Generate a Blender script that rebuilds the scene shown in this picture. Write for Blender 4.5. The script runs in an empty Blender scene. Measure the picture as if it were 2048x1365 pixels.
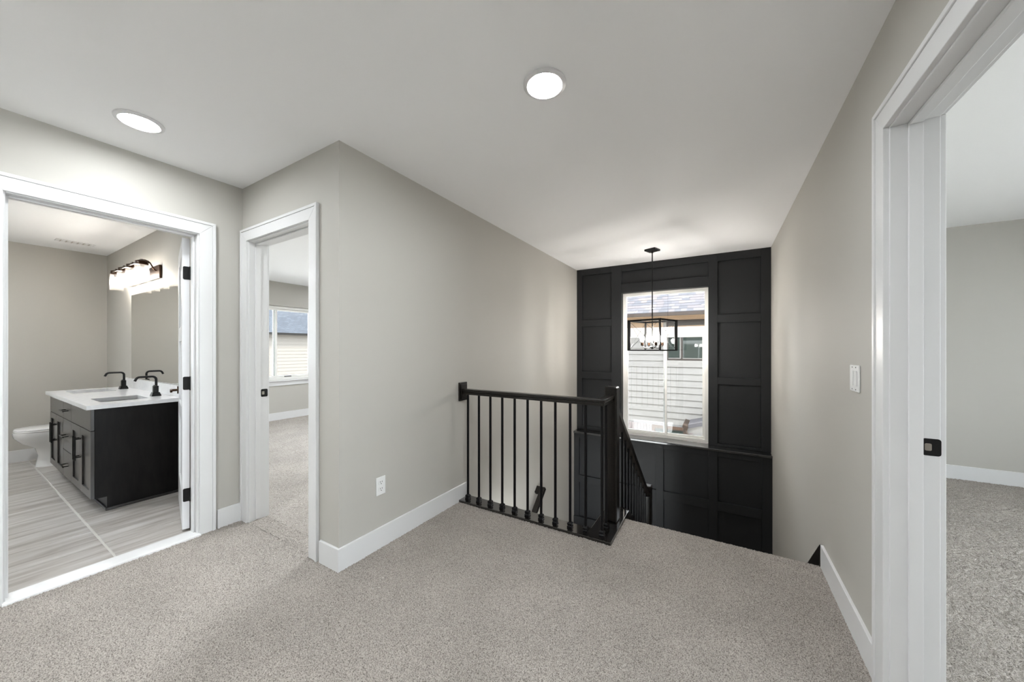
import bpy, bmesh, math, random
import numpy as np
from mathutils import Vector, Matrix

random.seed(7)
rng = np.random.default_rng(7)
scene = bpy.context.scene
COL = scene.collection
R = math.radians

# ------------------------------------------------------------------ camera
FPX, YAW, V0, CAMH = 697.4, 0.53769, 697.8, 1.2595
cam_d = bpy.data.cameras.new("camera")
cam = bpy.data.objects.new("camera", cam_d)
COL.objects.link(cam)
cam_d.sensor_width = 36.0
cam_d.sensor_fit = 'HORIZONTAL'
cam_d.lens = FPX * 36.0 / 2048.0
cam_d.shift_y = (V0 - 682.5) / 2048.0
cam_d.clip_start = 0.02
cam_d.clip_end = 300
cam.location = (0, 0, CAMH)
cam.rotation_euler = (R(90), 0, YAW)
scene.camera = cam

# ------------------------------------------------------------------ world, exposure
world = bpy.data.worlds.new("daylight")
scene.world = world
world.use_nodes = True
wn = world.node_tree.nodes
wl = world.node_tree.links
wn.clear()
w_out = wn.new('ShaderNodeOutputWorld')
w_bg = wn.new('ShaderNodeBackground')
w_sky = wn.new('ShaderNodeTexSky')
w_sky.sky_type = 'HOSEK_WILKIE'
w_sky.turbidity = 4.0
w_sky.ground_albedo = 0.4
w_sky.sun_direction = Vector((0.75, -0.25, 0.8)).normalized()
w_mix = wn.new('ShaderNodeMixRGB')
w_mix.inputs['Fac'].default_value = 0.65
w_mix.inputs['Color2'].default_value = (0.90, 0.95, 1.0, 1)
wl.new(w_sky.outputs['Color'], w_mix.inputs['Color1'])
wl.new(w_mix.outputs['Color'], w_bg.inputs['Color'])
w_bg.inputs['Strength'].default_value = 7.0
wl.new(w_bg.outputs['Background'], w_out.inputs['Surface'])

sun_d = bpy.data.lights.new('sun', 'SUN')
sun_d.energy = 5.0
sun_d.angle = R(3)
sun_d.color = (1.0, 0.97, 0.93)
sun = bpy.data.objects.new('sun', sun_d)
COL.objects.link(sun)
sun.location = (8, 0, 12)
sun.rotation_euler = (0, R(34), 0)      # high, from the +X side, along the gap between the houses

LAMP = 100.0            # radiance of the recessed down-lights
scene.view_settings.view_transform = 'Standard'
scene.view_settings.look = 'None'
scene.view_settings.exposure = 1.62
scene.view_settings.gamma = 1.0
scene.view_settings.use_curve_mapping = False

# ------------------------------------------------------------------ plan (metres, hall floor z=0)
XL, XR, XB, YB, YF = -1.852, 0.5106, -3.028, 1.193, 5.013
T = 0.115
H = 2.44
YBATH = 1.172           # bath side of the party wall
XW = -6.70              # outer wall at the left
YLOW = 4.893            # lower, proud half of the panelled wall
ZL = -1.33              # stair landing
ZG = -2.75              # lower storey
YBACK = -3.6

# ------------------------------------------------------------------ materials
def nodes_of(m):
    return m.node_tree.nodes, m.node_tree.links

def base_mat(name, col, rough=0.5, metal=0.0, spec=0.5, coat=0.0):
    m = bpy.data.materials.new(name)
    m.use_nodes = True
    b = m.node_tree.nodes['Principled BSDF']
    b.inputs['Base Color'].default_value = (*col, 1)
    b.inputs['Roughness'].default_value = rough
    b.inputs['Metallic'].default_value = metal
    b.inputs['Specular IOR Level'].default_value = spec
    b.inputs['Coat Weight'].default_value = coat
    return m

def objcoord(m, scale=(1, 1, 1)):
    n, l = nodes_of(m)
    tc = n.new('ShaderNodeTexCoord')
    mp = n.new('ShaderNodeMapping')
    mp.inputs['Scale'].default_value = scale
    l.new(tc.outputs['Object'], mp.inputs['Vector'])
    return mp.outputs['Vector']

def add_bump(m, scale, strength, dist=0.002, detail=3.0, stretch=(1, 1, 1)):
    n, l = nodes_of(m)
    nz = n.new('ShaderNodeTexNoise')
    nz.inputs['Scale'].default_value = scale
    nz.inputs['Detail'].default_value = detail
    l.new(objcoord(m, stretch), nz.inputs['Vector'])
    bp = n.new('ShaderNodeBump')
    bp.inputs['Strength'].default_value = strength
    bp.inputs['Distance'].default_value = dist
    l.new(nz.outputs['Fac'], bp.inputs['Height'])
    l.new(bp.outputs['Normal'], n['Principled BSDF'].inputs['Normal'])
    return m

def add_tint(m, c1, c2, scale, stretch=(1, 1, 1), detail=4.0, lo=0.35, hi=0.65, rnd=0.0):
    n, l = nodes_of(m)
    nz = n.new('ShaderNodeTexNoise')
    nz.inputs['Scale'].default_value = scale
    nz.inputs['Detail'].default_value = detail
    vec = objcoord(m, stretch)
    if rnd:
        oi = n.new('ShaderNodeObjectInfo')
        mul = n.new('ShaderNodeMath'); mul.operation = 'MULTIPLY'
        mul.inputs[1].default_value = rnd
        l.new(oi.outputs['Random'], mul.inputs[0])
        ad = n.new('ShaderNodeVectorMath'); ad.operation = 'ADD'
        l.new(vec, ad.inputs[0]); l.new(mul.outputs[0], ad.inputs[1])
        vec = ad.outputs[0]
    l.new(vec, nz.inputs['Vector'])
    cr = n.new('ShaderNodeValToRGB')
    cr.color_ramp.elements[0].position = lo
    cr.color_ramp.elements[1].position = hi
    cr.color_ramp.elements[0].color = (*c1, 1)
    cr.color_ramp.elements[1].color = (*c2, 1)
    l.new(nz.outputs['Fac'], cr.inputs['Fac'])
    l.new(cr.outputs['Color'], n['Principled BSDF'].inputs['Base Color'])
    return m

def emit_mat(name, col, strength):
    m = bpy.data.materials.new(name)
    m.use_nodes = True
    n, l = nodes_of(m)
    n.clear()
    o = n.new('ShaderNodeOutputMaterial')
    e = n.new('ShaderNodeEmission')
    e.inputs['Color'].default_value = (*col, 1)
    e.inputs['Strength'].default_value = strength
    l.new(e.outputs[0], o.inputs['Surface'])
    return m

def glass_mat(name, tint=(1, 1, 1), ior=1.45, gloss=(1, 1, 1)):
    m = bpy.data.materials.new(name)
    m.use_nodes = True
    n, l = nodes_of(m)
    n.clear()
    o = n.new('ShaderNodeOutputMaterial')
    t = n.new('ShaderNodeBsdfTransparent')
    t.inputs['Color'].default_value = (*tint, 1)
    g = n.new('ShaderNodeBsdfGlossy')
    g.inputs['Roughness'].default_value = 0.01
    g.inputs['Color'].default_value = (*gloss, 1)
    f = n.new('ShaderNodeFresnel')
    f.inputs['IOR'].default_value = ior
    mx = n.new('ShaderNodeMixShader')
    l.new(f.outputs[0], mx.inputs[0]); l.new(t.outputs[0], mx.inputs[1]); l.new(g.outputs[0], mx.inputs[2])
    l.new(mx.outputs[0], o.inputs['Surface'])
    return m

M = {}
M['wall'] = add_bump(base_mat('greige_paint', (0.49, 0.474, 0.438), 0.62, spec=0.35), 260, 0.06, 0.001)
M['ceiling'] = add_bump(base_mat('ceiling_white', (0.91, 0.91, 0.915), 0.9, spec=0.2), 200, 0.08, 0.001)
M['trim'] = add_bump(base_mat('trim_white', (0.72, 0.72, 0.722), 0.33), 12, 0.01, 0.0005)
M['door'] = add_bump(base_mat('door_white', (0.77, 0.77, 0.785), 0.3), 12, 0.01, 0.0005)
M['charcoal'] = add_bump(base_mat('charcoal_paint', (0.0148, 0.0158, 0.0174), 0.5, spec=0.35), 120, 0.05, 0.001)
M['charcoal_sill'] = add_bump(base_mat('charcoal_enamel', (0.0148, 0.0158, 0.0174), 0.18, spec=0.8, coat=1.0), 120, 0.03, 0.001)
M['stain'] = add_bump(add_tint(base_mat('black_stained_wood', (0.006, 0.005, 0.005), 0.3, spec=0.35, coat=0.08),
                               (0.004, 0.0035, 0.003), (0.014, 0.011, 0.009), 9, (14, 1.5, 14)), 9, 0.08, 0.001, stretch=(14, 1.5, 14))
M['stain_gloss'] = add_bump(add_tint(base_mat('polished_black_wood', (0.008, 0.007, 0.006), 0.12, spec=0.6, coat=1.0),
                               (0.005, 0.0043, 0.004), (0.012, 0.010, 0.009), 9, (1.5, 14, 14)), 9, 0.04, 0.0006, stretch=(1.5, 14, 14))
M['iron'] = add_bump(base_mat('black_iron', (0.004, 0.004, 0.005), 0.45, metal=0.0, spec=0.2), 300, 0.05, 0.0005)
M['blackmetal'] = add_bump(base_mat('matte_black_metal', (0.005, 0.005, 0.005), 0.35, metal=0.0, spec=0.35), 300, 0.03, 0.0005)
M['bronze'] = add_bump(base_mat('oil_rubbed_bronze', (0.035, 0.016, 0.007), 0.32, metal=0.75), 200, 0.05, 0.0005)
M['steel'] = add_bump(base_mat('brushed_steel', (0.45, 0.42, 0.38), 0.35, metal=1.0), 200, 0.05, 0.0005)
M['plate'] = add_bump(base_mat('white_plastic', (0.80, 0.80, 0.79), 0.3), 50, 0.02, 0.0005)
M['slot'] = add_bump(base_mat('dark_slot', (0.03, 0.03, 0.03), 0.6), 50, 0.02, 0.0005)
M['quartz'] = add_tint(base_mat('white_quartz', (0.82, 0.83, 0.85), 0.12), (0.80, 0.81, 0.83), (0.86, 0.87, 0.88), 30)
M['porcelain'] = add_bump(base_mat('porcelain', (0.84, 0.84, 0.84), 0.08, coat=0.3), 5, 0.01, 0.001)
M['espresso'] = add_bump(add_tint(base_mat('espresso_wood', (0.008, 0.007, 0.006), 0.4, spec=0.2),
                                  (0.004, 0.0036, 0.0034), (0.009, 0.008, 0.0075), 12, (3, 3, 0.6)), 12, 0.06, 0.001, stretch=(12, 12, 1))
M['cab_front'] = add_bump(add_tint(base_mat('espresso_lacquer', (0.016, 0.014, 0.013), 0.28, spec=0.8, coat=0.2),
                                   (0.012, 0.0105, 0.0098), (0.020, 0.018, 0.017), 12, (3, 3, 0.6)), 12, 0.02, 0.0006, stretch=(3, 3, 1))
M['mirror'] = base_mat('mirror_silver', (0.9, 0.91, 0.9), 0.01, metal=1.0)
M['grout'] = add_bump(base_mat('pale_grout', (0.62, 0.60, 0.57), 0.9), 400, 0.2, 0.001)
M['marble'] = add_tint(base_mat('white_marble', (0.82, 0.82, 0.82), 0.18), (0.78, 0.78, 0.78), (0.88, 0.88, 0.88), 6)
M['vinyl'] = add_bump(base_mat('white_vinyl', (0.80, 0.79, 0.76), 0.35), 40, 0.02, 0.0005)
M['glass'] = glass_mat('coated_window_glass', (0.82, 0.83, 0.83))
M['clear_glass'] = glass_mat('clear_window_glass', (0.95, 0.96, 0.96))
def seeded_glass():
    m = bpy.data.materials.new('seeded_glass'); m.use_nodes = True
    n, l = nodes_of(m); n.clear()
    o = n.new('ShaderNodeOutputMaterial')
    t = n.new('ShaderNodeBsdfTransparent'); t.inputs['Color'].default_value = (0.98, 0.97, 0.95, 1)
    d = n.new('ShaderNodeBsdfTranslucent'); d.inputs['Color'].default_value = (0.95, 0.92, 0.88, 1)
    mx = n.new('ShaderNodeMixShader'); mx.inputs[0].default_value = 0.05
    l.new(t.outputs[0], mx.inputs[1]); l.new(d.outputs[0], mx.inputs[2]); l.new(mx.outputs[0], o.inputs['Surface'])
    return m
M['shade_glass'] = seeded_glass()
M['lens'] = emit_mat('downlight_lens', (0.945, 0.98, 1.0), LAMP)
M['lens_dim'] = emit_mat('dimmed_downlight_lens', (0.945, 0.98, 1.0), LAMP * 0.62)
M['bulb_warm'] = emit_mat('warm_bulb', (1.0, 0.95, 0.89), 116.0)
M['bulb_vanity'] = emit_mat('vanity_bulb', (1.0, 0.95, 0.89), 37.0)
M['tile'] = None

# carpet
def carpet_mat():
    m = base_mat('grey_beige_carpet', (0.4, 0.38, 0.35), 0.95, spec=0.1)
    n, l = nodes_of(m)
    v = objcoord(m)
    nz = n.new('ShaderNodeTexNoise'); nz.inputs['Scale'].default_value = 225; nz.inputs['Detail'].default_value = 3
    nz.inputs['Roughness'].default_value = 0.6
    l.new(v, nz.inputs['Vector'])
    cr = n.new('ShaderNodeValToRGB')
    e = cr.color_ramp.elements
    e[0].position = 0.36; e[0].color = (0.165, 0.147, 0.131, 1)
    e[1].position = 0.62; e[1].color = (0.505, 0.463, 0.422, 1)
    k = e.new(0.48); k.color = (0.362, 0.331, 0.302, 1)
    l.new(nz.outputs['Fac'], cr.inputs['Fac'])
    # broad, soft nap variation (brushed patches of the pile)
    n2 = n.new('ShaderNodeTexNoise'); n2.inputs['Scale'].default_value = 2.2; n2.inputs['Detail'].default_value = 4
    l.new(v, n2.inputs['Vector'])
    mr = n.new('ShaderNodeMapRange'); mr.inputs['From Min'].default_value = 0.35; mr.inputs['From Max'].default_value = 0.65
    mr.inputs['To Min'].default_value = 0.92; mr.inputs['To Max'].default_value = 1.08
    l.new(n2.outputs['Fac'], mr.inputs['Value'])
    mm = n.new('ShaderNodeMixRGB'); mm.blend_type = 'MULTIPLY'; mm.inputs['Fac'].default_value = 1
    l.new(cr.outputs['Color'], mm.inputs['Color1']); l.new(mr.outputs[0], mm.inputs['Color2'])
    l.new(mm.outputs['Color'], n['Principled BSDF'].inputs['Base Color'])
    bp = n.new('ShaderNodeBump'); bp.inputs['Strength'].default_value = 0.7; bp.inputs['Distance'].default_value = 0.006
    l.new(nz.outputs['Fac'], bp.inputs['Height'])
    l.new(bp.outputs['Normal'], n['Principled BSDF'].inputs['Normal'])
    return m
M['carpet'] = carpet_mat()

def tile_mat():
    m = base_mat('wood_look_tile', (0.4, 0.38, 0.36), 0.28)
    n, l = nodes_of(m)
    oi = n.new('ShaderNodeObjectInfo')
    v = objcoord(m, (11, 1.1, 1))
    mul = n.new('ShaderNodeMath'); mul.operation = 'MULTIPLY'; mul.inputs[1].default_value = 37
    l.new(oi.outputs['Random'], mul.inputs[0])
    ad = n.new('ShaderNodeVectorMath'); ad.operation = 'ADD'
    l.new(v, ad.inputs[0]); l.new(mul.outputs[0], ad.inputs[1])
    nz = n.new('ShaderNodeTexNoise'); nz.inputs['Scale'].default_value = 1.6; nz.inputs['Detail'].default_value = 6
    nz.inputs['Roughness'].default_value = 0.62; nz.inputs['Distortion'].default_value = 0.4
    l.new(ad.outputs[0], nz.inputs['Vector'])
    cr = n.new('ShaderNodeValToRGB')
    e = cr.color_ramp.elements
    e[0].position = 0.32; e[0].color = (0.31, 0.28, 0.25, 1)
    e[1].position = 0.66; e[1].color = (0.60, 0.578, 0.555, 1)
    k = e.new(0.48); k.color = (0.47, 0.44, 0.41, 1)
    l.new(nz.outputs['Fac'], cr.inputs['Fac'])
    l.new(cr.outputs['Color'], n['Principled BSDF'].inputs['Base Color'])
    return m
M['tile'] = tile_mat()

# outside
M['siding'] = add_bump(add_tint(base_mat('cream_siding', (0.182, 0.167, 0.152), 0.6), (0.176, 0.161, 0.146), (0.188, 0.173, 0.158), 5), 30, 0.1, 0.001, stretch=(1, 1, 12))
M['siding_warm'] = add_bump(base_mat('warm_cream_siding', (0.105, 0.091, 0.076), 0.6), 30, 0.1, 0.001)
M['outtrim'] = add_bump(base_mat('exterior_trim', (0.194, 0.178, 0.162), 0.55), 30, 0.05, 0.001)
M['fascia'] = add_bump(base_mat('bronze_fascia', (0.035, 0.023, 0.016), 0.5, spec=0.25), 30, 0.05, 0.001)
M['soffit'] = add_bump(base_mat('tan_soffit', (0.30, 0.19, 0.11), 0.6), 30, 0.05, 0.001)
M['frieze'] = add_bump(base_mat('tan_frieze', (0.30, 0.20, 0.125), 0.6), 30, 0.05, 0.001)
SH = [(0.052, 0.048, 0.053), (0.070, 0.064, 0.067), (0.039, 0.038, 0.044), (0.092, 0.075, 0.069), (0.063, 0.054, 0.055)]
for i, c in enumerate(SH):
    M['shingle%d' % i] = add_bump(add_tint(base_mat('shingle_tone', c, 0.9), tuple(x * .85 for x in c), tuple(min(1, x * 1.15) for x in c), 60), 250, 0.4, 0.003)
M['brick'] = add_bump(add_tint(base_mat('pale_brick', (0.42, 0.34, 0.32), 0.9), (0.11, 0.085, 0.08), (0.185, 0.155, 0.148), 9, rnd=20), 90, 0.3, 0.003)
M['mortar'] = add_bump(base_mat('mortar', (0.19, 0.178, 0.17), 0.95), 200, 0.2, 0.002)
M['outframe'] = add_bump(base_mat('dark_bronze_frame', (0.030, 0.021, 0.016), 0.4), 60, 0.03, 0.0005)
M['farfascia'] = add_bump(base_mat('black_brown_fascia', (0.006, 0.005, 0.004), 0.6, spec=0.15), 60, 0.03, 0.0005)
M['brownwood'] = add_bump(base_mat('brown_window_trim', (0.06, 0.030, 0.016), 0.5), 60, 0.03, 0.0005)
M['darkglass'] = base_mat('dark_reflective_glass', (0.028, 0.035, 0.030), 0.03, spec=0.9)
M['grass'] = add_bump(add_tint(base_mat('pale_ground', (0.5, 0.5, 0.48), 0.95), (0.46, 0.46, 0.44), (0.56, 0.56, 0.53), 4), 80, 0.5, 0.02)

def shingle_far():
    m = base_mat('blue_grey_shingles', (0.2, 0.3, 0.45), 0.9)
    n, l = nodes_of(m)
    br = n.new('ShaderNodeTexBrick')
    br.inputs['Scale'].default_value = 1.0
    br.inputs['Brick Width'].default_value = 0.22
    br.inputs['Row Height'].default_value = 0.14
    br.inputs['Mortar Size'].default_value = 0.012
    br.inputs['Color1'].default_value = (0.012, 0.0155, 0.022, 1)
    br.inputs['Color2'].default_value = (0.021, 0.026, 0.034, 1)
    br.inputs['Mortar'].default_value = (0.007, 0.009, 0.013, 1)
    tc = n.new('ShaderNodeTexCoord')
    sp = n.new('ShaderNodeSeparateXYZ'); cb = n.new('ShaderNodeCombineXYZ')
    mu = n.new('ShaderNodeMath'); mu.operation = 'MULTIPLY'; mu.inputs[1].default_value = 1.6
    l.new(tc.outputs['Object'], sp.inputs[0])
    l.new(sp.outputs['Y'], cb.inputs['X']); l.new(sp.outputs['Z'], mu.inputs[0]); l.new(mu.outputs[0], cb.inputs['Y'])
    l.new(cb.outputs[0], br.inputs['Vector'])
    l.new(br.outputs['Color'], n['Principled BSDF'].inputs['Base Color'])
    return m
M['shingle_far'] = shingle_far()

# ------------------------------------------------------------------ mesh building
class MB:
    def __init__(self):
        self.v = []; self.f = []
    def box(self, x0, x1, y0, y1, z0, z1):
        n = len(self.v)
        x0, x1 = min(x0, x1), max(x0, x1); y0, y1 = min(y0, y1), max(y0, y1); z0, z1 = min(z0, z1), max(z0, z1)
        self.v += [(x0, y0, z0), (x1, y0, z0), (x1, y1, z0), (x0, y1, z0), (x0, y0, z1), (x1, y0, z1), (x1, y1, z1), (x0, y1, z1)]
        self.f += [tuple(n + i for i in q) for q in ((0, 3, 2, 1), (4, 5, 6, 7), (0, 1, 5, 4), (1, 2, 6, 5), (2, 3, 7, 6), (3, 0, 4, 7))]
        return self
    def prism(self, poly, axis, a0, a1):
        """extrude a 2D polygon along an axis: 'x' -> poly is (y,z); 'y' -> (x,z); 'z' -> (x,y)"""
        n = len(self.v); k = len(poly)
        for a in (a0, a1):
            for p, q in poly:
                self.v.append({'x': (a, p, q), 'y': (p, a, q), 'z': (p, q, a)}[axis])
        self.f.append(tuple(n + i for i in range(k)))
        self.f.append(tuple(n + k + i for i in reversed(range(k))))
        for i in range(k):
            j = (i + 1) % k
            self.f.append((n + i, n + k + i, n + k + j, n + j))
        return self
    def loft(self, rings, close=True):
        n = len(self.v); k = len(rings[0])
        for r in rings: self.v += [tuple(p) for p in r]
        for a in range(len(rings) - 1):
            for i in range(k):
                j = (i + 1) % k
                self.f.append((n + a * k + i, n + a * k + j, n + (a + 1) * k + j, n + (a + 1) * k + i))
        if close:
            self.f.append(tuple(n + i for i in reversed(range(k))))
            self.f.append(tuple(n + (len(rings) - 1) * k + i for i in range(k)))
        return self
    def lathe(self, prof, cx=0, cy=0, k=20, close=True, a0=0.0):
        return self.loft([[(cx + r * math.cos(2 * math.pi * i / k + a0), cy + r * math.sin(2 * math.pi * i / k + a0), z) for i in range(k)] for r, z in prof], close)
    def tube(self, pts, r, k=10):
        pts = [Vector(p) for p in pts]
        rings = []
        up = None
        for i, p in enumerate(pts):
            d = (pts[min(i + 1, len(pts) - 1)] - pts[max(i - 1, 0)]).normalized()
            if up is None:
                up = Vector((0, 0, 1)) if abs(d.z) < 0.9 else Vector((1, 0, 0))
            a = d.cross(up).normalized(); b = a.cross(d).normalized(); up = b
            rr = r[i] if isinstance(r, (list, tuple)) else r
            rings.append([p + a * rr * math.cos(2 * math.pi * j / k) + b * rr * math.sin(2 * math.pi * j / k) for j in range(k)])
        return self.loft(rings)
    def bar(self, p, q, w, h, roll=0.0):
        """rectangular bar from p to q, w across, h up"""
        p = Vector(p); q = Vector(q); d = (q - p).normalized()
        ref = Vector((0, 0, 1)) if abs(d.z) < 0.95 else Vector((0, 1, 0))
        a = d.cross(ref).normalized(); b = a.cross(d).normalized()
        if roll:
            rm = Matrix.Rotation(roll, 3, d); a = rm @ a; b = rm @ b
        rings = [[c + a * (sx * w / 2) + b * (sy * h / 2) for sx, sy in ((-1, -1), (1, -1), (1, 1), (-1, 1))] for c in (p, q)]
        return self.loft(rings)
    def build(self, name, mat, parent=None, local=False, bevel=0.0, smooth=False, segs=2, kind=None, label=None):
        me = bpy.data.meshes.new(name)
        off = Vector((0, 0, 0))
        if parent is not None and not local:
            off = world_loc(parent)
        me.from_pydata([tuple(Vector(p) - off) for p in self.v], [], self.f)
        bm = bmesh.new(); bm.from_mesh(me)
        bmesh.ops.recalc_face_normals(bm, faces=bm.faces)
        if bevel > 0:
            ed = [e for e in bm.edges if len(e.link_faces) == 2 and e.calc_face_angle(0) > 0.6]
            bmesh.ops.bevel(bm, geom=ed, offset=bevel, segments=segs, profile=0.5, affect='EDGES', clamp_overlap=True)
        if smooth:
            for f in bm.faces: f.smooth = True
            for e in bm.edges:
                if len(e.link_faces) == 2 and e.calc_face_angle(0) > 0.75: e.smooth = False
        bm.to_mesh(me); bm.free()
        o = bpy.data.objects.new(name, me)
        COL.objects.link(o)
        if mat: me.materials.append(M[mat] if isinstance(mat, str) else mat)
        if parent is not None: o.parent = parent
        if kind: o['kind'] = kind
        if label: o['label'] = label
        return o

def world_loc(o):
    p = Vector(o.location)
    while o.parent is not None:
        o = o.parent; p = p + Vector(o.location)
    return p

def box(*a): return MB().box(*a)

def tag(o, label, cat=None, group=None, kind=None):
    o['label'] = label
    if cat: o['category'] = cat
    if group: o['group'] = group
    if kind: o['kind'] = kind
    return o

def empty(name, loc, rz=0.0):
    o = bpy.data.objects.new(name, None)
    o.empty_display_size = 0.1
    COL.objects.link(o)
    o.location = loc; o.rotation_euler = (0, 0, rz)
    return o

def struct(name, mb, mat, label, bevel=0.0):
    if name.startswith(('wall', 'baseboard')):      # walls and boards stand on the slab below the pile
        drop = -0.05 if name.startswith('wall') else -0.006
        mb.v = [(x, y, drop if abs(z) < 1e-6 else z) for x, y, z in mb.v]
    o = mb.build(name, mat, bevel=bevel)
    return tag(o, label, kind='structure')

def copy_to(src, parent, loc):
    c = src.copy(); COL.objects.link(c)
    c.parent = parent; c.location = loc
    return c

# ------------------------------------------------------------------ room shell
# ceiling over hall, stairwell, bath and rooms
struct('ceiling', box(XW - 0.15, 4.75, YBACK - 0.12, 5.25, H, H + 0.15), 'ceiling', 'flat white ceiling over the hall and rooms')

# outlet wall between bedroom and stairwell
struct('wall_left', box(XL - T, XL, YB, YF + 0.15, ZG, H), 'wall', 'greige wall with the outlet beside the stairwell')
# party wall: hall part with bedroom door opening X -2.935..-2.125, bath part beyond
BD0, BD1 = -2.935, -2.125
DH = 2.045
struct('wall_bedroom_door',
       box(XB - T, BD0, YB, YB + T, 0, H).box(BD1, XL - T, YB, YB + T, 0, H).box(BD0, BD1, YB, YB + T, DH, H),
       'wall', 'short greige wall around the bedroom doorway')
struct('wall_vanity', box(XW, XB - T, YBATH, YB + T, 0, H), 'wall', 'greige bathroom wall behind the vanity mirror')
# hall wall with bath door
BA0, BA1 = 0.185, 0.945
struct('wall_bath_door',
       box(XB - T, XB, YBACK, -3.05, 0, H).box(XB - T, XB, -1.45, BA0, 0, H).box(XB - T, XB, -3.05, -1.45, 0, 0.3).box(XB - T, XB, -3.05, -1.45, 2.2, H)
       .box(XB - T, XB, BA1, YB, 0, H).box(XB - T, XB, BA0, BA1, DH, H),
       'wall', 'greige hall wall around the bathroom doorway')
# right wall with door
RD0, RD1 = 0.92, 1.730
struct('wall_right',
       box(XR, XR + T, YBACK, -3.4, 0, H).box(XR, XR + T, -1.75, RD0, 0, H).box(XR, XR + T, -3.4, -1.75, 0, 0.3).box(XR, XR + T, -3.4, -1.75, 2.2, H)
       .box(XR, XR + T, RD1, YF + 0.15, ZG, H).box(XR, XR + T, RD0, RD1, DH, H)
       .box(XR, XR + T, 1.9, RD1, ZG, 0),
       'wall', 'long greige wall at the right with light switch')
struct('wall_back', box(XB - T, XR + T, YBACK - 0.12, YBACK, 0, H), 'wall', 'greige wall closing the hall behind')
# outer wall at left: bath part solid, bedroom part with window
BW0, BW1, BWZ0, BWZ1 = 1.80, 3.830, 0.70, 2.02
struct('wall_outer_left',
       box(XW - 0.15, XW, -1.35, -1.1, 0, H).box(XW - 0.15, XW, -0.15, BW0, 0, H).box(XW - 0.15, XW, -1.1, -0.15, 0, 0.9).box(XW - 0.15, XW, -1.1, -0.15, 2.1, H).box(XW - 0.15, XW, BW1, 5.25, 0, H)
       .box(XW - 0.15, XW, BW0, BW1, 0, BWZ0).box(XW - 0.15, XW, BW0, BW1, BWZ1, H),
       'wall', 'greige outer wall of bathroom and bedroom')
struct('wall_bath_end', box(XW, XB - T, -1.35, -1.23, 0, H), 'wall', 'greige bathroom wall out of view')
struct('wall_bedroom_back', box(XW, -6.2, 5.05, 5.2, 0, H).box(-2.3, XL - T, 5.05, 5.2, 0, H).box(-6.2, -2.3, 5.05, 5.2, 0, 0.4).box(-6.2, -2.3, 5.05, 5.2, 2.2, H), 'wall', 'greige back wall of the bedroom')
# room at right
struct('wall_room_far', box(XR + T, 4.7, 5.10, 5.22, 0, H), 'wall', 'greige far wall of the right room')
struct('wall_room_near', box(XR + T, 4.7, -1.62, -1.5, 0, H), 'wall', 'greige near wall of the right room')
struct('wall_room_window',
       box(4.55, 4.7, -1.5, 0.5, 0, H).box(4.55, 4.7, 4.0, 5.1, 0, H).box(4.55, 4.7, 0.5, 4.0, 0, 0.4).box(4.55, 4.7, 0.5, 4.0, 2.2, H),
       'wall', 'greige window wall of the right room')

# ---- floors
YE = 2.66       # nosing at the head of the stairs
CAPX0, CAPX1 = -0.768, -0.600
struct('floor_hall',
       box(XB, XR, YBACK, YB, -0.28, -0.006).box(XL, XR, YB, 2.29, -0.28, -0.006).box(CAPX0 + 0.02, XR, 2.29, YE - 0.012, -0.28, -0.006)
       .box(XR, XR + T, RD0, RD1, -0.28, -0.006).box(BD0, BD1, YB, YB + T, -0.28, -0.006),
       'carpet', 'grey beige carpeted floor of the upstairs hall')
struct('floor_bedroom', box(XW, XL - T, YB + T, 5.05, -0.28, 0.0), 'carpet', 'grey beige carpet seen through the bedroom doorway')
struct('floor_room', box(XR + T, 4.55, -1.5, 5.10, -0.28, -0.006), 'carpet', 'grey carpet of the room at the right')
fb = struct('floor_bath', box(XW, XB - T + 0.02, -1.23, YBATH, -0.28, -0.004), 'grout', 'grey wood look plank tile floor of the bathroom')

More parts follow.
